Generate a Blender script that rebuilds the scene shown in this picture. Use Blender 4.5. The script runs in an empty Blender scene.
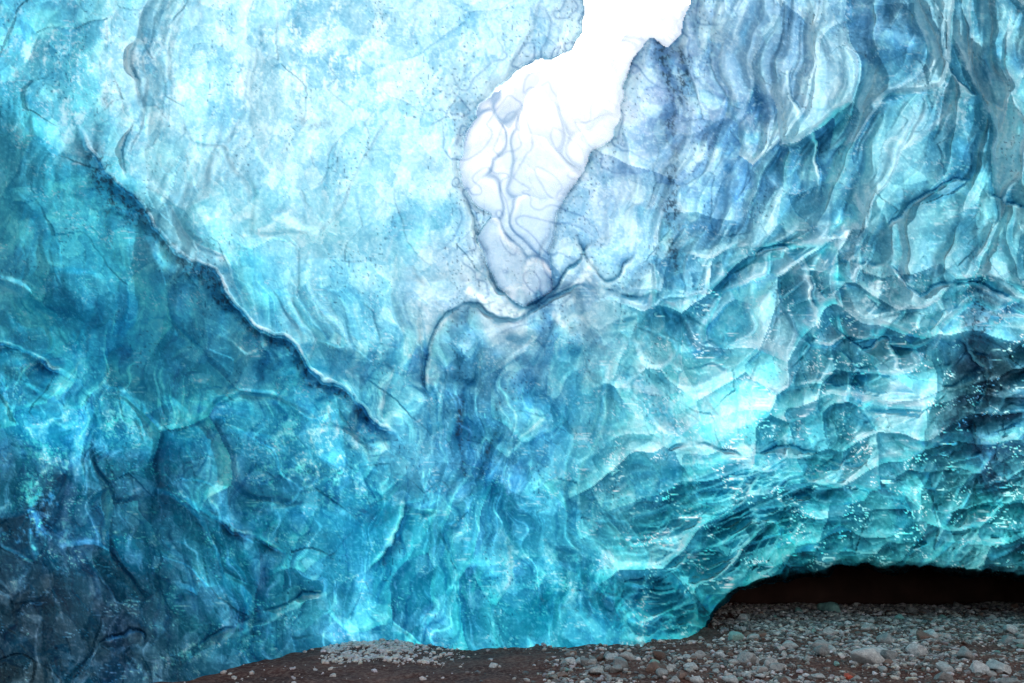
import bpy, math, random
import numpy as np
random.seed(4); rng=np.random.default_rng(4)
scene=bpy.context.scene; COL=scene.collection
R=math.radians
PITCH=R(17); CAMZ=1.0; F=683.0
cp,sp=math.cos(PITCH),math.sin(PITCH)
# ------------------------------------------------------------------ helpers
def pos(px,py,t):
    x=(px-512)/F; y=(341.5-py)/F
    return np.stack([x*t, t*(cp-y*sp), CAMZ+t*(y*cp+sp)],-1)
def floor_t(py):
    y=(341.5-py)/F
    return -CAMZ/(y*cp+sp)
def tag(o,label=None,cat=None,group=None,kind=None):
    if label:o['label']=label
    if cat:o['category']=cat
    if group:o['group']=group
    if kind:o['kind']=kind
    return o
def h2(ix,iy,seed):
    h=(ix.astype(np.int64)*374761393+iy.astype(np.int64)*668265263+seed*1442695041)&0xffffffff
    h=((h^(h>>13))*1274126177)&0xffffffff
    h=((h^(h>>16))*2246822519)&0xffffffff
    return (h^(h>>15))&0xffffffff
def perlin(x,y,seed=0):
    x0=np.floor(x);y0=np.floor(y);fx=x-x0;fy=y-y0
    u=fx*fx*fx*(fx*(fx*6-15)+10);v=fy*fy*fy*(fy*(fy*6-15)+10)
    def g(dx,dy):
        a=h2(x0+dx,y0+dy,seed)*(2*np.pi/4294967296.0)
        return np.cos(a)*(fx-dx)+np.sin(a)*(fy-dy)
    a=g(0,0)*(1-u)+g(1,0)*u; b=g(0,1)*(1-u)+g(1,1)*u
    return (a*(1-v)+b*v)*1.45
def fbm(x,y,o=4,seed=0,gain=.5):
    s=0;a=1;n=0
    for i in range(o):
        s=s+a*perlin(x*2**i+i*17.3,y*2**i-i*9.1,seed+i);n+=a;a*=gain
    return s/n
def voro(x,y,seed=0):
    """F1, F2, offset to the nearest point, cell id"""
    x0=np.floor(x);y0=np.floor(y)
    f1=np.full(x.shape,9.);f2=np.full(x.shape,9.);vx=np.zeros(x.shape);vy=np.zeros(x.shape);cid=np.zeros(x.shape)
    for dx in(-1,0,1):
        for dy in(-1,0,1):
            cx=x0+dx;cy=y0+dy
            hx=h2(cx,cy,seed)/4294967296.0;hy=h2(cx,cy,seed+77)/4294967296.0
            ex=x-cx-hx;ey=y-cy-hy;d=np.sqrt(ex*ex+ey*ey)
            m=d<f1
            f2=np.where(m,f1,np.minimum(f2,d)); f1=np.where(m,d,f1);vx=np.where(m,ex,vx);vy=np.where(m,ey,vy);cid=np.where(m,(hx*7.13+hy*3.7)%1,cid)
    return f1,f2,vx,vy,cid
def sst(a,b,x):
    t=np.clip((x-a)/(b-a),0,1);return t*t*(3-2*t)
def blur(A,r):
    for ax in(0,1):
        for _ in range(2):
            n=A.shape[ax];pad=[(0,0)]*A.ndim;pad[ax]=(r+1,r)
            c=np.cumsum(np.pad(A,pad,mode='edge'),axis=ax)
            A=(np.take(c,range(2*r+1,n+2*r+1),axis=ax)-np.take(c,range(0,n),axis=ax))/(2*r+1)
    return A
def polydist(P,Q,pts):
    pts=np.array(pts,float); seg=np.hypot(*(pts[1:]-pts[:-1]).T); L=seg.sum(); acc=0
    best=np.full(P.shape,1e9);sg=np.ones(P.shape);s=np.zeros(P.shape)
    for i in range(len(pts)-1):
        ax,ay=pts[i];bx,by=pts[i+1];dx,dy=bx-ax,by-ay;l2=dx*dx+dy*dy
        t=np.clip(((P-ax)*dx+(Q-ay)*dy)/l2,0,1)
        ex=P-ax-t*dx;ey=Q-ay-t*dy;d=np.hypot(ex,ey)
        m=d<best
        best=np.where(m,d,best);sg=np.where(m,np.sign(dx*ey-dy*ex),sg);s=np.where(m,(acc+t*seg[i])/L,s)
        acc+=seg[i]
    return best*np.where(sg==0,1,sg),s
def inpoly(P,Q,pts):
    ins=np.zeros(P.shape,bool);n=len(pts)
    for i in range(n):
        x1,y1=pts[i];x2,y2=pts[(i+1)%n]
        if y1==y2:continue
        ins^=((y1>Q)!=(y2>Q))&(P<(x2-x1)*(Q-y1)/(y2-y1)+x1)
    return ins
def spline(pts,n=8,closed=False):
    p=np.array(pts,float);out=[];N=len(p)
    for i in range(N if closed else N-1):
        a=p[(i-1)%N] if closed or i>0 else p[0]; b=p[i];c=p[(i+1)%N]
        d=p[(i+2)%N] if closed or i+2<N else p[-1]
        for k in range(n):
            t=k/n
            out.append(tuple(.5*((2*b)+(-a+c)*t+(2*a-5*b+4*c-d)*t*t+(-a+3*b-3*c+d)*t**3)))
    if not closed:out.append(tuple(p[-1]))
    return out
def tps(cpts,X,Y):
    c=np.array(cpts,float);cx=c[:,0]/300;cy=c[:,1]/300;z=c[:,2];n=len(c)
    def U(r2):return r2*np.log(r2+1e-9)*.5
    K=U((cx[:,None]-cx)**2+(cy[:,None]-cy)**2)+np.eye(n)*.04
    A=np.zeros((n+3,n+3));A[:n,:n]=K;A[:n,n]=1;A[:n,n+1]=cx;A[:n,n+2]=cy;A[n:,:n]=A[:n,n:].T
    w=np.linalg.solve(A,np.r_[z,0,0,0]);x=X/300;y=Y/300
    r=w[n]+w[n+1]*x+w[n+2]*y
    for i in range(n):r=r+w[i]*U((x-cx[i])**2+(y-cy[i])**2)
    return r
def lin(c):
    c=np.array(c)/255.;return np.where(c<.04045,c/12.92,((c+.055)/1.055)**2.4)
def mesh_np(name,V,Fc,mat,attrs=None,normals=None,smooth=True,colors=None):
    me=bpy.data.meshes.new(name);nv=len(V);nf=len(Fc);k=Fc.shape[1]
    me.vertices.add(nv);me.vertices.foreach_set('co',V.astype(np.float32).ravel())
    me.loops.add(nf*k);me.loops.foreach_set('vertex_index',Fc.astype(np.int32).ravel())
    me.polygons.add(nf);me.polygons.foreach_set('loop_start',np.arange(0,nf*k,k,dtype=np.int32))
    me.update(calc_edges=True)
    me.polygons.foreach_set('use_smooth',np.full(nf,smooth))
    for n,a in (attrs or {}).items():
        at=me.attributes.new(n,'FLOAT','POINT');at.data.foreach_set('value',a.astype(np.float32).ravel())
    for n,a in (colors or {}).items():
        at=me.attributes.new(n,'FLOAT_COLOR','POINT');c=np.ones((nv,4),np.float32);c[:,:3]=a;at.data.foreach_set('color',c.ravel())
    if normals is not None: me.normals_split_custom_set_from_vertices(normals.astype(np.float32))
    me.materials.append(mat)
    o=bpy.data.objects.new(name,me);COL.objects.link(o);return o
# ------------------------------------------------------------------ materials
class NT:
    def __init__(s,name):
        s.m=bpy.data.materials.new(name);s.m.use_nodes=True;s.t=s.m.node_tree;s.t.nodes.clear()
        s.out=s.n('ShaderNodeOutputMaterial')
    def n(s,ty,**kw):
        nd=s.t.nodes.new(ty)
        for k,v in kw.items():setattr(nd,k,v)
        return nd
    def l(s,a,b):s.t.links.new(a,b)
    def noise(s,vec,scale,detail=3,rough=.55,dist=0.):
        nd=s.n('ShaderNodeTexNoise');nd.inputs['Scale'].default_value=scale;nd.inputs['Detail'].default_value=detail
        nd.inputs['Roughness'].default_value=rough;nd.inputs['Distortion'].default_value=dist
        s.l(vec,nd.inputs['Vector']);return nd.outputs['Fac']
    def rng(s,v,a,b,c=0.,d=1.):
        nd=s.n('ShaderNodeMapRange');s.l(v,nd.inputs[0])
        for i,x in enumerate((a,b,c,d)):nd.inputs[i+1].default_value=x
        return nd.outputs[0]
    def mul(s,a,b,op='MULTIPLY'):
        nd=s.n('ShaderNodeMath',operation=op)
        for i,x in enumerate((a,b)):
            if isinstance(x,(int,float)):nd.inputs[i].default_value=x
            else:s.l(x,nd.inputs[i])
        return nd.outputs[0]
    def mix(s,f,a,b,mode='MIX'):
        nd=s.n('ShaderNodeMix',data_type='RGBA',blend_type=mode)
        for i,x in ((0,f),(6,a),(7,b)):
            if isinstance(x,(int,float)):nd.inputs[i].default_value=x
            elif isinstance(x,tuple):nd.inputs[i].default_value=(*x,1)
            else:s.l(x,nd.inputs[i])
        return nd.outputs[2]
    def bump(s,h,st,dist,prev=None):
        nd=s.n('ShaderNodeBump');nd.inputs['Strength'].default_value=st;nd.inputs['Distance'].default_value=dist
        s.l(h,nd.inputs['Height'])
        if prev is not None:s.l(prev,nd.inputs['Normal'])
        return nd.outputs[0]
def ice_material(name,trans=.68,clear=False):
    N=NT(name);oc=N.n('ShaderNodeTexCoord').outputs['Object']
    tint=N.n('ShaderNodeAttribute',attribute_name='tint').outputs['Color']
    fine=N.noise(oc,17,4,.72,.6)
    c=N.mix(N.rng(fine,.35,.65),N.mix(1.,tint,(.76,.88,.93),'MULTIPLY'),tint)
    b=N.bump(fine,.4,.018)
    Df=N.n('ShaderNodeBsdfDiffuse');N.l(c,Df.inputs[0]);N.l(b,Df.inputs['Normal'])
    T=N.n('ShaderNodeBsdfTranslucent');N.l(c,T.inputs[0]);N.l(b,T.inputs['Normal'])
    mx=N.n('ShaderNodeMixShader');mx.inputs[0].default_value=trans;N.l(Df.outputs[0],mx.inputs[1]);N.l(T.outputs[0],mx.inputs[2])
    G=N.n('ShaderNodeBsdfGlossy');N.l(N.rng(fine,.35,.7,.01,.07),G.inputs['Roughness']);G.inputs[0].default_value=(.55,.92,1,1);N.l(b,G.inputs['Normal'])
    fr=N.n('ShaderNodeFresnel');fr.inputs['IOR'].default_value=1.5;N.l(b,fr.inputs['Normal'])
    m3=N.n('ShaderNodeMixShader');N.l(N.rng(fr.outputs[0],0,.5,.0,.2),m3.inputs[0]);N.l(mx.outputs[0],m3.inputs[1]);N.l(G.outputs[0],m3.inputs[2])
    o=m3.outputs[0]
    if clear:
        cl=N.n('ShaderNodeAttribute',attribute_name='clear').outputs['Fac']
        vc=N.n('ShaderNodeAttribute',attribute_name='through').outputs['Color']
        tr=N.n('ShaderNodeBsdfTransparent');N.l(vc,tr.inputs[0]);m2=N.n('ShaderNodeMixShader')
        N.l(cl,m2.inputs[0]);N.l(o,m2.inputs[1]);N.l(tr.outputs[0],m2.inputs[2]);o=m2.outputs[0]
    N.l(o,N.out.inputs[0]);return N.m
M_ICE=ice_material('glacier_ice_blue'); M_PANE=ice_material('glacier_ice_thin',.5,True)
def soil_material():
    N=NT('dark_wet_silt');oc=N.n('ShaderNodeTexCoord').outputs['Object']
    a=N.noise(oc,1.3,4,.65);b=N.noise(oc,26,4,.7)
    c=N.mix(N.rng(a,.35,.65),(.07,.023,.019),(.15,.060,.046))
    c=N.mix(N.mul(N.rng(b,.46,.66),.8),c,(.32,.19,.155))
    P=N.n('ShaderNodeBsdfPrincipled');N.l(c,P.inputs['Base Color']);P.inputs['Roughness'].default_value=.8;P.inputs['Specular IOR Level'].default_value=.2
    N.l(N.bump(b,.9,.05),P.inputs['Normal']);N.l(P.outputs[0],N.out.inputs[0]);return N.m
def stone_material(name,attr=False,col=(.3,.3,.3)):
    N=NT(name);oc=N.n('ShaderNodeTexCoord').outputs['Object']
    if attr: base=N.n('ShaderNodeAttribute',attribute_name='tint').outputs['Color'];s=30
    else:
        rnd=N.n('ShaderNodeObjectInfo').outputs['Random']
        base=N.mix(rnd,tuple(x*.65 for x in col),tuple(min(.9,x*1.4) for x in col));s=3.5
    nz=N.noise(oc,s,5,.75)
    c=N.mix(N.rng(nz,.35,.65),N.mix(1.,base,(.5,.5,.53),'MULTIPLY'),base)
    P=N.n('ShaderNodeBsdfPrincipled');N.l(c,P.inputs['Base Color']);P.inputs['Roughness'].default_value=.45
    N.l(N.bump(nz,.6,.12 if not attr else .01),P.inputs['Normal']);N.l(P.outputs[0],N.out.inputs[0]);return N.m
M_SOIL=soil_material()
M_GRAVEL=stone_material('mixed_gravel',True)
M_GREY=stone_material('grey_basalt_stone',col=(.48,.455,.44));M_PALE=stone_material('pale_grey_stone',col=(.74,.71,.66))
M_DARK=stone_material('dark_brown_stone',col=(.27,.165,.13));M_RED=stone_material('rust_red_stone',col=(.65,.09,.04));M_GREEN=stone_material('green_grey_stone',col=(.3,.5,.45))
def rock_material():
    N=NT('black_cave_rock');oc=N.n('ShaderNodeTexCoord').outputs['Object']
    P=N.n('ShaderNodeBsdfPrincipled');N.l(N.mix(N.noise(oc,2,4),(.015,.009,.008),(.1,.05,.04)),P.inputs['Base Color']);P.inputs['Roughness'].default_value=.8
    P.inputs['Specular IOR Level'].default_value=.15
    N.l(P.outputs[0],N.out.inputs[0]);return N.m
M_ROCK=rock_material()
# ------------------------------------------------------------------ ice surface
STEP=1.15
gx=np.arange(-180,1250,STEP);gy=np.arange(-130,712,STEP)
P,Q=np.meshgrid(gx,gy);nyg,nxg=P.shape
depth_pts=[(-200,700,4.0),(0,700,4.6),(180,683,5.4),(270,662,6.4),(360,645,7.6),(480,650,7.4),(600,648,7.6),(690,640,7.9),(360,720,7.9),(600,720,7.9),(180,720,5.5),
(0,500,4.9),(0,300,5.6),(150,400,5.9),(300,450,6.8),(330,560,7.0),(250,600,6.1),(100,600,5.1),(100,100,6.8),(0,0,6),(300,200,8),(420,350,8.2),(250,50,7.2),(450,100,8.2),(-200,0,4.5),(-200,400,4),
(560,100,8.8),(520,280,8.6),(640,20,8.4),(480,380,7.5),(500,500,7.2),(580,420,7.7),(700,150,7.9),(720,30,7.3),(830,100,6.8),(950,80,6.1),
(700,350,8.6),(720,480,8.8),(850,330,7.5),(980,300,6.4),(980,420,6.9),(850,480,8.6),(760,560,9.8),(900,550,10),(1024,560,9.6),(1224,500,7.5),(1224,100,4.6),(512,-160,6.6),(512,-60,7.5),(710,600,8.4),(1224,650,8)]
T=tps(depth_pts,P,Q)
w1=fbm(P/190,Q/190,2,11);w2=fbm(P/190+40,Q/190,2,12);w3=fbm(P/45,Q/45,2,13);w4=fbm(P/45,Q/45+9,2,14)
WX=P+50*w1+8*w3;WY=Q+50*w2+8*w4
cx_=P+8*w3+3*fbm(P/14,Q/14,2,15);cy_=Q+8*w4+3*fbm(P/14,Q/14,2,16)
def blob(x,y,rx,ry=None):
    ry=ry or rx
    return np.exp(-(((WX-x)/rx)**2+((WY-y)/ry)**2))
right=sst(560,720,WX);low=sst(380,560,Q)
ur=right*(1-sst(220,320,WY));rm=right*sst(220,300,WY)
lowr=right*sst(400,500,WY);mid=rm*(1-.8*lowr)
ul=(1-right)*(1-sst(250,450,Q))
D=np.zeros_like(T)
D+=.5*fbm(WX/210,WY/210,2,21)
f1,f2,vx,vy,ci=voro(WX/110,WY/130,31);D+=(.28+.12*right*(1-.6*low))*np.minimum(f1,1)**2
f1,f2,vx,vy,ci=voro((WX+.2*WY)/55,WY/62+.2*w3,32);D+=(.10+.05*right-.05*ul)*np.minimum(f1,1)**2*(.3+.7*sst(-.2,.2,fbm(P/120,Q/120,2,91)));e2=f2-f1
LIT=np.zeros_like(T);SHD=np.zeros_like(T)
gate=sst(-.25,.25,fbm(P/24,Q/24,3,92))
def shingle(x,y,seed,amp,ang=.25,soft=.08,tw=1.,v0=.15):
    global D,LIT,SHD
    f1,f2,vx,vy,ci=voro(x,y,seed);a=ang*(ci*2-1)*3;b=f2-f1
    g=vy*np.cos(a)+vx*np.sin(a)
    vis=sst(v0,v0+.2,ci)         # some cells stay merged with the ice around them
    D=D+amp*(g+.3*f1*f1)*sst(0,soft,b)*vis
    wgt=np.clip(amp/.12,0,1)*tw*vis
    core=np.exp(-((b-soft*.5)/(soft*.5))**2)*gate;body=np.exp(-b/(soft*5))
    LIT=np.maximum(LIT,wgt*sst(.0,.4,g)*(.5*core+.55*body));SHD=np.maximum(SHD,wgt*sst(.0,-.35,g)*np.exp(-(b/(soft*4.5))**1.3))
    return ci
mound=1-.55*blob(700,400,90,90)
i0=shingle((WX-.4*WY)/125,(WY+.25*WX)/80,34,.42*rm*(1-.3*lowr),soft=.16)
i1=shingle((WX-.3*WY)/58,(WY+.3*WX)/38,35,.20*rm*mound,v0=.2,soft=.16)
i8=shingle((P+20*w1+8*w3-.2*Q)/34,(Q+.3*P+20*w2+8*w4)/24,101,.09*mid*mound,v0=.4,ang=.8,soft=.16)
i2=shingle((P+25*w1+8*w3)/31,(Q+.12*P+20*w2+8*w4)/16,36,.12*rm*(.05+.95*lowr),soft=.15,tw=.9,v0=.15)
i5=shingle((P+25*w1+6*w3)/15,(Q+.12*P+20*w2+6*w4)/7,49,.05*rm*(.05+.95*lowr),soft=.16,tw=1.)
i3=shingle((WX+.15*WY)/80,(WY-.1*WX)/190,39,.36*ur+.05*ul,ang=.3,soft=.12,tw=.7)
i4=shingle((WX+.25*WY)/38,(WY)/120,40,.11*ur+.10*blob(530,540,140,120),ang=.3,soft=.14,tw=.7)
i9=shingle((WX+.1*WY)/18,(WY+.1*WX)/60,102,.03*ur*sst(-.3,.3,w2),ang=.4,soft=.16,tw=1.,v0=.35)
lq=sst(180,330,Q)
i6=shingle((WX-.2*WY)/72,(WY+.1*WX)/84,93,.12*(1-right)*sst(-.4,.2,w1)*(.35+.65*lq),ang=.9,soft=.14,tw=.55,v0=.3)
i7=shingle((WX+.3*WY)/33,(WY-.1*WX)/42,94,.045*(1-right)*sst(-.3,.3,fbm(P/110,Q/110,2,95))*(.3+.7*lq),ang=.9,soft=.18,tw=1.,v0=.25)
f1,f2,vx,vy,ci=voro(WX/40,WY/50,37);D+=(.018+.018*right)*(np.cos(ci*40)*vx+np.sin(ci*40)*vy);fa=ci
f1,f2,vx,vy,ci=voro((P+9*w4)/14,(Q+9*w3)/17,38);D+=(.006+.006*right)*(np.cos(ci*40)*vx+np.sin(ci*40)*vy);fb=ci
rn=1-np.abs(fbm(WX/46,WY/300,2,41));D+=(.02+.28*ur+.22*blob(540,500,130,170))*rn**2
rn=1-np.abs(fbm((WX+.3*WY)/19,WY/150,2,48));D+=(.055*ur+.035*blob(500,450,120,150)+.015*ul)*rn**2
D+=.009*fbm(P/22,Q/26,4,45,.6)
CR=[([(75,120),(115,185),(138,205),(160,232),(180,255),(215,270),(232,300),(255,325),(290,340),(312,372),(345,390),(375,420),(405,445)],-.26,30,.14,34),
([(398,432),(425,405),(430,362),(440,325),(462,306),(500,318),(530,310),(580,288),(640,296),(692,274)],.17,60,-.06,30),
([(128,185),(124,145),(140,100),(132,50),(150,0)],-.07,30,.05,40),
([(740,310),(758,255),(798,250),(815,300),(812,345)],.18,30,-.08,25),
([(870,250),(905,212),(955,180),(1000,200),(1050,222)],.15,35,-.07,30),
([(850,268),(885,262),(920,295),(965,280),(1030,305)],.15,25,-.08,30),
([(830,320),(868,350),(890,340),(905,372),(960,360)],.15,25,-.08,25),
([(640,470),(690,440),(740,455),(800,450),(870,470)],.14,30,-.06,30),
([(800,20),(790,90),(820,150),(812,220)],.14,30,-.06,20),
([(930,0),(950,70),(1000,110),(1060,120)],.15,30,-.08,30),
([(70,683),(100,645),(135,630),(150,650)],.12,20,-.05,20),
([(190,650),(225,628),(262,612),(300,600),(335,580)],.12,18,-.06,20),
([(230,640),(300,606),(360,572),(400,532),(408,480)],-.12,24,.08,50),
([(195,505),(235,530),(290,552)],-.15,18,.1,30),
([(-30,335),(30,355),(85,385)],-.18,20,.1,30),
([(462,190),(482,240),(494,285),(530,304),(562,280),(600,228)],.12,15,-.08,15),
([(505,225),(512,255),(530,268),(545,240),(552,215)],.1,10,-.06,10),
([(575,230),(590,265),(610,280),(640,250)],.1,15,-.05,15),
([(960,330),(985,380),(970,430),(1000,480)],-.2,30,.1,30)]
edge_p=np.zeros_like(T);edge_d=np.zeros_like(T)
for i,(pts,ap,wp,am,wm) in enumerate(CR):
    sd,s=polydist(cx_,cy_,spline(pts,4));end=sst(0,.2,s)*sst(1,.8,s)*(.1+.9*sst(-.3,.2,w3))
    if i==0:end=sst(0,.1,s)*sst(1,.9,s)*(.45+.55*sst(-.35,.15,w3))
    pl=sst(-2.5,2.5,sd)
    D+=end*(pl*ap*np.exp(-np.maximum(sd,0)/wp)+(1-pl)*am*np.exp(-np.maximum(-sd,0)/wm))
    hi=sd if ap>am else -sd
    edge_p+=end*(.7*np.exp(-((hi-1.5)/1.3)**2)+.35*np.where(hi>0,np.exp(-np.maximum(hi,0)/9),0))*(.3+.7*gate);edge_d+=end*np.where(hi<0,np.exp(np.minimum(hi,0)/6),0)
    if i==0: ledge_sd=sd;ledge_s=s;ledge_end=sst(0,.12,s)*sst(1,.88,s)
HOLE=spline([(590,-60),(583,0),(572,50),(530,66),(490,95),(468,130),(463,165),(470,195),(488,212),(482,240),(490,270),(508,296),(530,300),(552,285),(548,250),(556,222),(566,200),(588,160),(606,140),(616,112),(624,80),(640,52),(654,40),(668,47),(682,22),(690,0),(700,-60)],5,True)
hx_=P+9*w3+2.5*fbm(P/14,Q/14,2,71);hy_=Q+9*w4+2.5*fbm(P/14,Q/14,2,72)
hsd,_=polydist(hx_,hy_,HOLE+[HOLE[0]]);hin=inpoly(hx_,hy_,HOLE);hd=np.where(hin,-np.abs(hsd),np.abs(hsd))
rim=np.exp(-np.maximum(hd,0)/10);D-=.12*rim**2;D+=.10*np.exp(-((hd-18)/10)**2)*right
pane=hin&(hy_+.45*(hx_-560)+12*w3>62)
hole=hin&~pane
f1,f2,vx,vy,ci=voro((WX+6*w3)/34,(WY+6*w4)/44,68);pe=np.exp(-((f2-f1)/.05)**2)
D=np.where(hin,D+.12*np.sqrt(np.maximum(0,1-(f1/.75)**2)+.01),D)
ARCH=spline([(694,760),(698,690),(702,645),(709,624),(720,607),(740,593),(770,583),(812,576),(860,570),(940,573),(1024,579),(1120,588),(1280,602)],6)
ap=np.array(ARCH);archpoly=[tuple(a) for a in ARCH]+[(1400,600),(1400,900),(694,900)]
axx=P+6*w3+3*fbm(P/9,Q/9,2,6);ayy=Q+8*w4+6*fbm(P/22,Q/18,2,5)
asd,_=polydist(axx,ayy,ARCH);cut=inpoly(axx,ayy,archpoly)
D=D+.2*(D-blur(D,30))
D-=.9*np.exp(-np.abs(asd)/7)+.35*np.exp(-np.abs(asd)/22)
T2=T-(D-.33)*(T/8)
V=pos(P,Q,T2)
du=np.gradient(V,axis=1);dv=np.gradient(V,axis=0)
NRM=np.cross(dv,du);NRM/=np.linalg.norm(NRM,axis=-1,keepdims=True)+1e-12
# ice body colour: density and bubbles, plus painted relief shading and glints
CP="""0,0,3f94b0;60,60,5ab0c8;20,120,3498b4;150,60,98ccde;250,50,a8d4e4;350,60,a2d0e2;450,50,aad4e6;520,40,aacee4;250,150,aed8e6;350,150,a2d6e6;420,150,aad6e6;60,200,3eb2ce;200,200,7ecade;330,230,8ad2e6;420,230,88cee4;100,250,34aecc;60,330,1e98ba;150,330,209cbe;250,290,54bcda;360,330,6cc4de;300,390,2298bc;200,400,1a92b4;60,430,2090b2;300,450,2a94b6;385,390,58b2d0;60,550,054a68;150,500,0c6888;100,640,04344a;30,600,032c40;0,683,022432;250,550,107292;330,500,2892b4;380,540,1682a4;470,350,3492b4;480,420,2c80a6;500,500,1a7ea0;560,400,2c90b6;450,580,127c9a;550,600,1286a2;640,600,1694ac;600,500,44a8c0;650,330,5cbcce;700,380,6cc8d4;750,330,7ac8d6;745,410,58b6c4;650,430,60bcca;620,250,90c2e0;640,150,9ebcde;660,80,96b0d4;720,100,8eb0d0;720,200,76acd0;780,60,8cb4d2;850,50,80b0cc;830,150,5ca6c0;900,120,78baca;980,60,8cc8d6;1000,140,66b4c6;780,260,78bccc;900,230,68b4c6;980,220,6cb8c6;850,280,9ed8e2;820,340,64b2c2;950,300,5ca6b6;985,380,08303c;960,420,0c3a46;1000,470,18566a;900,400,54acb8;880,460,58b4bc;780,430,48acb6;800,500,2a9ca8;700,500,2ea2b0;900,520,1e8e92;1000,530,167478;780,560,147a82;900,555,105e66;1010,560,10545c;700,600,1694a2;520,200,c8def2;490,150,e0eef8;500,270,b4d2ea;540,270,a8c8e4;490,303,e8f4fc;540,120,f6fafe;590,100,fafcfe"""
cw=P+30*w3+22*w1;ch=Q+34*w4+26*w2
num=np.zeros(P.shape+(3,));den=np.zeros(P.shape)
for e in CP.replace('\n','').split(';'):
    a,b,h=e.split(',');w=1/(((cw-float(a))**2+(ch-float(b))**2)+800)**1.8
    num+=w[...,None]*lin([int(h[k:k+2],16) for k in (0,2,4)]);den+=w
TINT=num/den[...,None]
def to(c,col,f):
    f=np.clip(f,0,1)[...,None];return c*(1-f)+np.array(col)*f
def mulc(c,col,f):
    f=np.clip(f,0,1)[...,None];return c*(1-f+np.array(col)*f)
pale=np.array([.66,.86,.92])
def lighten(c,f,k=2.4):
    return c+(np.maximum(c,np.minimum(pale,c*k+.04))-c)*np.clip(f,0,1)[...,None]
DK=(.16,.46,.6)
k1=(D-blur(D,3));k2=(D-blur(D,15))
relief_shade=np.clip(k1/.03,-1,1)*.3+np.clip(k2/.16,-1,1)*.6  # cavity map of the relief: shading painted as paler ridges, darker hollows
TINT=mulc(TINT,DK,np.clip(-relief_shade,0,1)*(.8-.35*ul))
TINT=lighten(TINT,np.clip(relief_shade,0,1)*(.35+.15*right),2.2)
TINT=mulc(TINT,(.5,.72,.82),(fa>.62)*.3*sst(.0,.2,e2)+.3*(fb>.6));TINT=lighten(TINT,(fa<.22)*.25+.3*(fb<.16),1.8)
TINT=mulc(TINT,(.26,.55,.66),((i0>.7)*.35*rm+(i1>.75)*.35*rm)*mound+(i8>.7)*.35*mid*mound+(i3>.7)*.3*ur+(i5>.8)*.4*lowr);TINT=lighten(TINT,((i1<.3)*.3+(i2<.2)*.3)*rm+.3*(i0<.3)*rm+.4*(i8<.2)*mid,2.)
TINT=lighten(TINT,LIT*.95,4.);TINT=mulc(TINT,(.07,.27,.38),SHD*.8*(1-.5*ul))  # lit shelf lips and the shade under them painted into the tint
c1=fbm(WX/70,WY/85,5,51,.6);TINT=mulc(TINT,(.24,.54,.70),sst(.0,.4,c1)*(.8-.25*ul))
c2=fbm((WX+20*w2)/55+7,(WY)/65,6,52,.65);TINT=lighten(TINT,sst(.02,.35,c2)*(.6-.3*rm-.2*ul),2.)
leftlow=(1-sst(520,640,P))*sst(240,400,Q)
stv=fbm(WX/10+2*w3,WY/90,4,53,.65);TINT=mulc(TINT,(.22,.54,.70),sst(.05,.4,stv)*(.2+.55*leftlow));TINT=lighten(TINT,sst(-.15,-.5,stv)*(.2+.45*leftlow),2.4)
stv=fbm(WX/8,WY/100,3,66,.6);TINT=mulc(TINT,(.2,.5,.64),sst(-.05,.25,stv)*blob(485,430,50,110)*.35)
mot=fbm(P/4.5,Q/4.5,3,61,.85);TINT=mulc(TINT,(.45,.68,.8),sst(.0,.4,mot)*.3);TINT=lighten(TINT,sst(-.02,-.4,mot)*.3,1.9)
TINT=lighten(TINT,edge_p*.95,5.);TINT=mulc(TINT,(.10,.32,.46),edge_d*.75)  # bright rims and crease shade painted along the folds
near=np.clip(np.exp(-(np.maximum(hd,0)/40)**2),0,1)
n=fbm(WX/60+9,WY/70,3,55)*3;g=np.hypot(*np.gradient(n))+1e-4
seam=np.exp(-((n-np.round(n))/g/.9)**2)
TINT=mulc(TINT,(.3,.42,.6),seam*near*.7)
gl=1-np.abs(fbm((P+.3*Q)/16+2*w3,Q/7,3,64,.6));g5=sst(.0,.3,fbm(P/30,Q/22,3,96));TINT=lighten(TINT,sst(.95,.985,gl)*g5*(.25+.6*lowr+.5*rm+.7*blob(980,400,60,90)),9.)  # bright glint slivers painted into the tint
FROST=np.clip(.10+1.*blob(310,460,45,50)+.8*blob(40,520,30,50)+.5*blob(250,80,180,80)+.6*blob(380,60,110,90)+.5*blob(550,575,60,30)+.6*blob(950,90,50,50)+.6*blob(100,440,60,30)+.5*blob(890,290,70,30)+.4*blob(520,250,50,60)+.3*blob(720,420,120,80)+.6*blob(180,640,60,16)+.4*blob(80,40,70,60),0,1)
fz=fbm(P/26,Q/34,6,57,.8)+.18*fbm(P/3.2,Q/3.2,2,63);TINT=lighten(TINT,sst(.06,.4,fz+.12*FROST)*FROST*.85,6.)
bb=perlin(P/2.6,Q/2.6,81);cm=fbm(P/35,Q/50,3,82)
TINT=lighten(TINT,sst(.45,.65,bb)*sst(.1,.35,cm)*.35,3.5)
gr=perlin(P/2.4,Q/3.2,83);cm2=fbm(P/40,Q/60,3,84)
TINT=mulc(TINT,(.08,.16,.26),sst(.45,.62,gr)*sst(.14,.3,cm2+.3*np.exp(-((hd-10)/30)**2)*(hd>0)+.05*ul)*.6)
for pts,w,a in [([(466,290),(482,303),(500,312),(522,309)],5,.95),([(590,262),(584,280),(575,288)],4,.7),([(555,318),(565,326)],4,.6),([(498,222),(502,238),(515,246)],3,.7)]:
    sd,s=polydist(cx_,cy_,pts);TINT=to(TINT,(.75,.92,.98),a*np.exp(-(sd/w)**4)*sst(-.5,.1,fbm(P/6,Q/6,2,67)))  # lit ledge tips around the sky hole painted white
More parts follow.
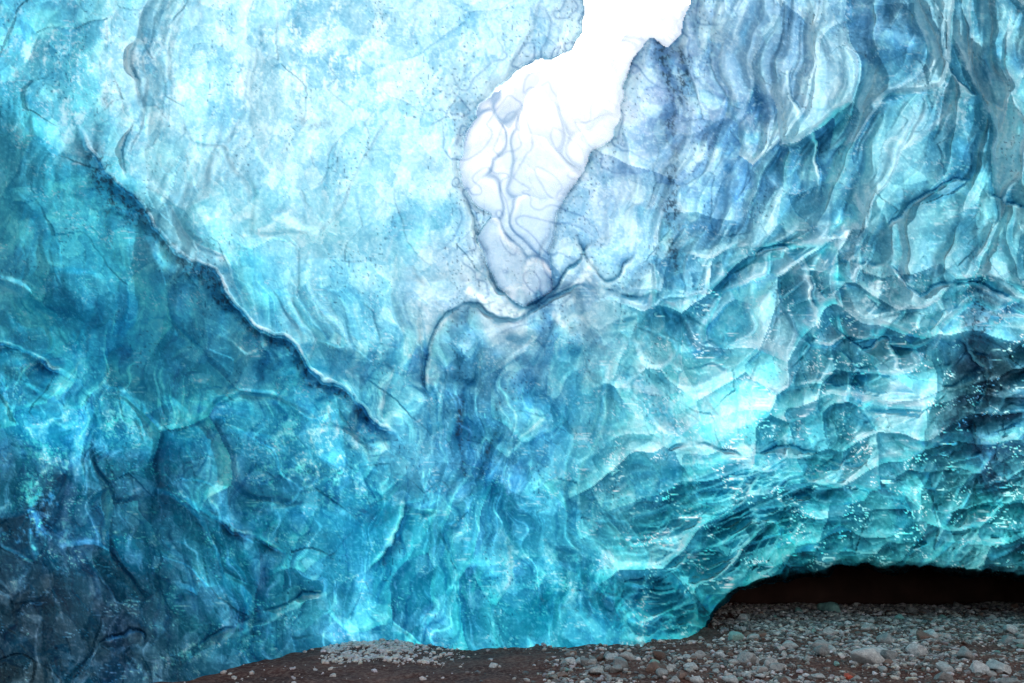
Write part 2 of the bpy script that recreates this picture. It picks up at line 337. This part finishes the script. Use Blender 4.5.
# unsharp pass: boosts local contrast of the tint, painted shading included
low_=blur(TINT,14)+1e-4;TINT=low_*np.clip(TINT/low_,.02,6)**1.25*.97
DIRT=np.zeros_like(T)
DIRT+=1.*ledge_end*np.exp(-((ledge_sd-6-5*w4)/(5+8*sst(.7,.2,ledge_s)))**2)*(.55+.45*sst(-.2,.2,w4))
for pts,w,a in [([(662,40),(670,90),(672,160),(676,270)],8,.8),([(678,50),(690,60),(684,100)],8,.8),([(462,395),(460,430),(462,475)],3.5,1.1),([(498,405),(488,450),(478,480)],3.5,1.),([(985,310),(985,380),(960,430),(1000,480)],22,.8),
    ([(105,100),(100,200),(115,260)],10,.4),([(215,522),(250,538),(290,552)],6,.7),([(-20,342),(40,362),(70,378)],6,.6),([(300,120),(325,128)],5,.7),([(640,50),(616,100),(590,158),(560,200)],4,.7),([(440,330),(426,370),(428,408)],4,.5),([(700,90),(760,100),(800,96)],8,.3)]:
    sd,s=polydist(cx_,cy_,pts);DIRT+=a*np.exp(-(sd/w)**2)*(.5+.5*sst(-.3,.3,w3))
DIRT=np.clip(DIRT,0,1)
sp_=fbm(P/6,Q/8,4,58,.8)
TINT=mulc(TINT,(.12,.30,.46),DIRT*.8);TINT=to(TINT,(.010,.025,.05),sst(-.05,.25,sp_)*sst(.05,.8,DIRT)*.85)
TINT=mulc(TINT,(.08,.26,.27),np.exp(-np.abs(asd)/(28+18*w3))*.8)  # fade into shadow towards the arch lip, painted into the tint
TINT=to(TINT,(.85,.9,.95),np.where(hin,.5*sst(250,120,Q),0))
TINT=np.clip(TINT,.003,.92)
# steep up-facing shelves painted bluer to offset the grey light on them
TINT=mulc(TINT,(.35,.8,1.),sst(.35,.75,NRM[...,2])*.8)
dp=sst(110,250,Q)
base=np.array([.76,.79,.85])*(1-dp[...,None])+np.array([.44,.58,.74])*dp[...,None]
lob=sst(-.1,.5,vy+.5*vx)*(ci>.3)
sh=np.clip(.8*np.exp(-((f1-.72)/.06)**2)+.35*seam+.5*lob+.7*np.exp(-(hd/6)**2)+.3*sst(0,.35,c2),0,1)
sh=sh*(.45+.55*np.maximum(sst(600,480,P),sst(170,230,Q)))
THR=mulc(base,(.22,.36,.54),sh);THR=to(THR,(.95,.97,1.),np.exp(-((f1-.6)/.07)**2)*sst(.1,-.4,vy)*.7*dp)
CLEAR=np.clip(.93-.25*sst(.0,.3,c2)-.25*np.clip(np.abs(k1)/.02,0,1)-.0036*np.maximum(Q-150,0),0.05,.95)
# openings and split
def fc(m):return m[:-1,:-1]
idx=np.arange(nyg*nxg).reshape(nyg,nxg)
faces=np.stack([idx[:-1,:-1],idx[1:,:-1],idx[1:,1:],idx[:-1,1:]],-1)
keep=~fc(hole)&~fc(cut)
reg=np.full(P.shape,5)
belowledge=inpoly(cx_,cy_,[(-500,-20),(0,90),(105,188),(160,232),(215,270),(255,325),(290,340),(345,390),(375,420),(402,445),(408,480),(402,530),(360,570),(300,600),(225,640),(180,690),(150,900),(-500,900)])
pillar=inpoly(cx_,cy_,[(398,432),(425,405),(430,362),(440,325),(462,306),(500,318),(530,310),(580,288),(600,330),(606,420),(625,470),(660,560),(700,610),(712,640),(712,900),(150,900),(180,690),(225,640),(300,600),(360,570),(402,530),(408,480),(402,445)])
face=(cx_<470)|inpoly(cx_,cy_,[(460,-900),(590,-900),(583,20),(520,100),(530,220),(560,300),(460,320),(300,300),(300,-900)])
curtain=inpoly(cx_,cy_,[(560,-900),(1500,-900),(1500,130),(1050,222),(1000,200),(955,180),(905,212),(870,250),(798,250),(758,255),(692,274),(640,296),(580,288),(530,310),(500,318),(460,300),(530,220),(583,20)])
reg[curtain]=4;reg[face]=2;reg[pillar]=3;reg[belowledge]=1;reg[pane]=6
def extract(k,name,mat,cols=None,**at):
    m=keep&(fc(reg)==k);f=faces[m];u,inv=np.unique(f.ravel(),return_inverse=True)
    cl={'tint':TINT.reshape(-1,3)[u]}
    for a,b in (cols or {}).items():cl[a]=b.reshape(-1,3)[u]
    return mesh_np(name,V.reshape(-1,3)[u],inv.reshape(-1,4),mat,{a:b.ravel()[u] for a,b in at.items()},NRM.reshape(-1,3)[u],True,cl)
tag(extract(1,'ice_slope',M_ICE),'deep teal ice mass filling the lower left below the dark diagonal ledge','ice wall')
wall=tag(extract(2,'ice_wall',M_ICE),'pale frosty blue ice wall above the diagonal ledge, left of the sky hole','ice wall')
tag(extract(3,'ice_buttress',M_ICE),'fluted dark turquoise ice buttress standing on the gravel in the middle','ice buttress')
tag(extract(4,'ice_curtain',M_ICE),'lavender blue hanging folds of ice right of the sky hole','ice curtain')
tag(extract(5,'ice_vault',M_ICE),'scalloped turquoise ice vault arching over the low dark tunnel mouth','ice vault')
pn=extract(6,'thin_pane',M_PANE,cols={'through':THR},clear=CLEAR);pn['label']='thin white see-through sheet of ice in the sky hole';pn.parent=wall
# ------------------------------------------------------------------ tunnel behind the arch
L3=[]
for a in ap[2:]:
    j=int(np.clip((a[0]-gx[0])/STEP,0,nxg-1));i=int(np.clip((a[1]-gy[0])/STEP-6,0,nyg-1));L3.append(pos(a[0],a[1]-9,T2[i,j]+.15))
L3.append(np.array([L3[-1][0]+.3,L3[-1][1],-.3]))
L3=np.array(L3);ns=24;TV=[]
for k in range(ns):
    s=k/(ns-1);row=L3.copy();row[:,1]+=s*(15.5-row[:,1]);row[:,2]=row[:,2]+.25*s+.06*fbm(row[:,0]*2,row[:,1]*2+.01,3,9)*min(1,s*5);TV.append(row)
TV=np.array(TV);n1=TV.shape[1];ii=np.arange(ns*n1).reshape(ns,n1)
tf=np.stack([ii[:-1,:-1],ii[1:,:-1],ii[1:,1:],ii[:-1,1:]],-1).reshape(-1,4)
tr=mesh_np('tunnel_roof',TV.reshape(-1,3),tf,M_ROCK)
xs=np.linspace(-2,22,120);zs=np.linspace(-.5,3,30);XX,ZZ=np.meshgrid(xs,zs)
YY=14.6+.5*fbm(XX,ZZ*1.5,4,8);bi=np.arange(XX.size).reshape(XX.shape)
bf=np.stack([bi[:-1,:-1],bi[1:,:-1],bi[1:,1:],bi[:-1,1:]],-1).reshape(-1,4)
br=mesh_np('tunnel_back',np.stack([XX,YY,ZZ],-1).reshape(-1,3),bf,M_ROCK)
te=bpy.data.objects.new('tunnel',None);COL.objects.link(te);te.location=(5,10,0)
tag(te,'low black tunnel running back under the ice at the right','tunnel')
for o in(tr,br):
    o.parent=te;o.location=(-5,-10,0)
# ------------------------------------------------------------------ ground
def warpaxis(a,b,n,far):
    core=np.linspace(a,b,n);k=np.geomspace(.3,far,26);return np.r_[(a-k)[::-1],core,b+k]
ax=warpaxis(-6,14,420,400);ay=warpaxis(3,16,300,400)
GX,GY=np.meshgrid(ax,ay)
def gz(x,y):
    return .08*fbm(x*.8,y*.8,3,61)+.03*fbm(x*4,y*4,3,62)-.02
GZ=np.where((np.abs(GX-4)<12)&(np.abs(GY-9)<9),gz(GX,GY),-.02)
gi=np.arange(GX.size).reshape(GX.shape);gf=np.stack([gi[:-1,:-1],gi[:-1,1:],gi[1:,1:],gi[1:,:-1]],-1).reshape(-1,4)
tag(mesh_np('ground',np.stack([GX,GY,GZ],-1).reshape(-1,3),gf,M_SOIL),'dark reddish brown silt floor of the cave','ground',kind='structure')
# ------------------------------------------------------------------ stones
import bmesh
def stone_shape(sub,seed):
    bm=bmesh.new();bmesh.ops.create_icosphere(bm,subdivisions=sub,radius=1)
    r=np.random.default_rng(seed);v=np.array([q.co[:] for q in bm.verts]);f=np.array([[q.index for q in p.verts] for p in bm.faces]);bm.free()
    for _ in range(12):
        d=r.normal(size=3);d/=np.linalg.norm(d);h=r.uniform(.45,.8);e=np.maximum(v@d-h,0);v=v-e[:,None]*d*.95
    v=v*(1+.08*fbm(v[:,0]*2+seed,v[:,1]*2+v[:,2]*1.3,3,seed))[:,None]
    return v*np.array([1,r.uniform(.6,.95),r.uniform(.45,.75)]),f
protos=[stone_shape(3,100+i) for i in range(12)]
def stone_mesh(i,mat):
    v,f=protos[i];me=mesh_np('stone',v,f,mat);d=me.data;bpy.data.objects.remove(me);return d
cache={}
def stone(px,py,wpx,kind,label,group=None,seed=None):
    r=random.Random(seed if seed is not None else int(px*7+py*13));t=float(floor_t(py));p=pos(px,py,t)
    s=wpx/2*t/F;i=r.randrange(12);key=(i,kind)
    mats={'grey':M_GREY,'pale':M_PALE,'dark':M_DARK,'red':M_RED,'green':M_GREEN}
    if key not in cache:cache[key]=stone_mesh(i,mats[kind])
    o=bpy.data.objects.new('stone',cache[key]);COL.objects.link(o)
    z=float(gz(np.array([p[0]]),np.array([p[1]]))[0])
    o.location=(float(p[0]),float(p[1]),z+s*.28);o.scale=(s,s,s*r.uniform(.8,1.05));o.rotation_euler=(r.uniform(-.3,.3),r.uniform(-.3,.3),r.uniform(0,6.28))
    return tag(o,label,'stone',group)
for a in [(832,613,32,'green','greenish boulder in front of the tunnel mouth, largest stone on the far gravel'),
 (868,664,40,'pale','broad pale grey stone on the right gravel, nearest the bottom edge'),
 (848,676,14,'red','small rust red stone at the bottom edge below the broad pale stone'),
 (965,658,26,'grey','rounded grey stone right of the broad pale stone'),
 (1000,670,32,'pale','pale stone in the bottom right corner'),
 (571,663,18,'pale','upright pale stone at the left end of the stone line below the ice buttress'),
 (622,668,28,'grey','grey stone in the middle of the line below the ice buttress'),
 (597,670,22,'pale','pale flat stone beside the upright pale stone'),
 (655,671,24,'dark','dark brown stone at the right end of the line below the ice buttress'),
 (494,667,11,'pale','small pale stone alone on the bare dark silt'),
 (748,662,24,'grey','grey stone between the stone line and the right gravel'),
 (790,648,20,'pale','pale stone left of the broad pale stone'),
 (925,640,24,'dark','dark stone in the middle of the right gravel'),
 (735,640,20,'green','green grey stone near the right foot of the ice buttress'),
 (1010,640,24,'grey','grey stone against the right edge of the frame')]:
    stone(*a)
rr=random.Random(9)
zones=[((560,700),(655,680),(7,21),70,'rounded stone in the loose line of stones below the ice buttress','stones below the ice buttress'),
 ((700,1030),(632,683),(8,26),130,'rounded stone scattered over the gravel at the lower right','stones on the near right gravel'),
 ((715,1030),(606,634),(6,15),85,'small stone on the far gravel before the tunnel mouth','stones before the tunnel mouth')]
for (x0,x1),(y0,y1),(s0,s1),n,lab,grp in zones:
    for k in range(n):
        kd=rr.choices(['grey','pale','dark','green'],[5,3,3,.7])[0]
        u={'grey':'grey','pale':'pale','dark':'dark brown','green':'greenish'}[kd]
        stone(rr.uniform(x0,x1),rr.uniform(y0,y1),s0+(s1-s0)*rr.random()**2.4,kd,u+' '+lab,u+' '+grp,seed=rr.randrange(10**6))
# gravel: one mass of pebbles
lo=[stone_shape(1,200+i) for i in range(6)]
NC=170000;X=rng.uniform(-3,12,NC);Y=rng.uniform(4.8,14.3,NC);pxx=512+F*X/(Y*1.045);nn=fbm(X*.9,Y*.9,3,70)
base=.06+.94*sst(630,730,pxx);base=np.where((pxx>540)&(pxx<=720),np.maximum(base,.55),base);base=np.where((pxx>345)&(pxx<470)&(Y>6.9),1.,base)
prob=base*np.clip(.55+1.7*nn,.1,1);ok=(rng.random(NC)<prob*.85)&(pxx>150)&(pxx<1080)&((pxx>690)|(Y<8.6));X=X[ok][:40000];Y=Y[ok][:40000];pp=pxx[ok]
Z=gz(X,Y);gv=[];gfc=[];gc=[];off=0
for k in range(len(X)):
    v,f=lo[k%6];s=.008+.040*rng.random()**3.2;s*=1+.09*max(0,Y[k]-7);a=rng.uniform(0,6.28)
    c,sn=math.cos(a),math.sin(a);vv=np.stack([v[:,0]*c-v[:,1]*sn,v[:,0]*sn+v[:,1]*c,v[:,2]],-1)*s
    gv.append(vv+np.array([X[k],Y[k],Z[k]+s*.2]));gfc.append(f+off);off+=len(v)
    b=(.14,.25,.44,.68)[rng.integers(4)]*rng.uniform(.8,1.2)
    if pp[k]<470:b=.6+.2*rng.random()
    gc.append(np.tile([b*1.08,b*rng.uniform(.91,1.0),b*rng.uniform(.83,.99)],(len(v),1)))
tag(mesh_np('gravel',np.concatenate(gv),np.concatenate(gfc),M_GRAVEL,colors={'tint':np.clip(np.concatenate(gc),0,.85)},smooth=False),'loose mixed grey pebbles covering the cave floor','gravel',kind='stuff')
# ------------------------------------------------------------------ light
from mathutils import Vector
az=R(4);el=R(34);dr=Vector((math.sin(az)*math.cos(el),math.cos(az)*math.cos(el),math.sin(el)))
w=bpy.data.worlds.new('World');scene.world=w;w.use_nodes=True;nt=w.node_tree;bg=nt.nodes['Background']
sky=nt.nodes.new('ShaderNodeTexSky');sky.sky_type='NISHITA';sky.sun_disc=False;sky.sun_elevation=el;sky.sun_rotation=az
tc=nt.nodes.new('ShaderNodeTexCoord');nz=nt.nodes.new('ShaderNodeTexNoise');nz.inputs['Scale'].default_value=3.;nz.inputs['Detail'].default_value=4
nt.links.new(tc.outputs['Generated'],nz.inputs['Vector'])
dt=nt.nodes.new('ShaderNodeVectorMath');dt.operation='DOT_PRODUCT';nt.links.new(tc.outputs['Generated'],dt.inputs[0]);dt.inputs[1].default_value=dr
m1=nt.nodes.new('ShaderNodeMapRange');nt.links.new(dt.outputs['Value'],m1.inputs[0]);m1.inputs[1].default_value=.5;m1.inputs[2].default_value=.85
mr=nt.nodes.new('ShaderNodeMapRange');nt.links.new(nz.outputs['Fac'],mr.inputs[0]);mr.inputs[1].default_value=.45;mr.inputs[2].default_value=.56
mxx=nt.nodes.new('ShaderNodeMath');mxx.operation='MAXIMUM';nt.links.new(m1.outputs[0],mxx.inputs[0]);nt.links.new(mr.outputs[0],mxx.inputs[1])
mx=nt.nodes.new('ShaderNodeMix');mx.data_type='RGBA';nt.links.new(mxx.outputs[0],mx.inputs[0]);nt.links.new(sky.outputs[0],mx.inputs[6]);mx.inputs[7].default_value=(14.6,14.3,13.8,1)
nt.links.new(mx.outputs[2],bg.inputs[0]);bg.inputs[1].default_value=.12
sd=bpy.data.lights.new('sun','SUN');sd.energy=4.5;sd.angle=R(1.5);sd.color=(1,.97,.93);so=bpy.data.objects.new('sun',sd);COL.objects.link(so)
so.rotation_euler=dr.to_track_quat('Z','Y').to_euler();so.location=dr*30
cd=bpy.data.cameras.new('camera');cd.lens=24.01;cd.sensor_width=36;cd.clip_end=2000
co=bpy.data.objects.new('camera',cd);COL.objects.link(co);co.location=(0,0,CAMZ);co.rotation_euler=(R(90)+PITCH,0,0);scene.camera=co
scene.view_settings.view_transform='Standard'
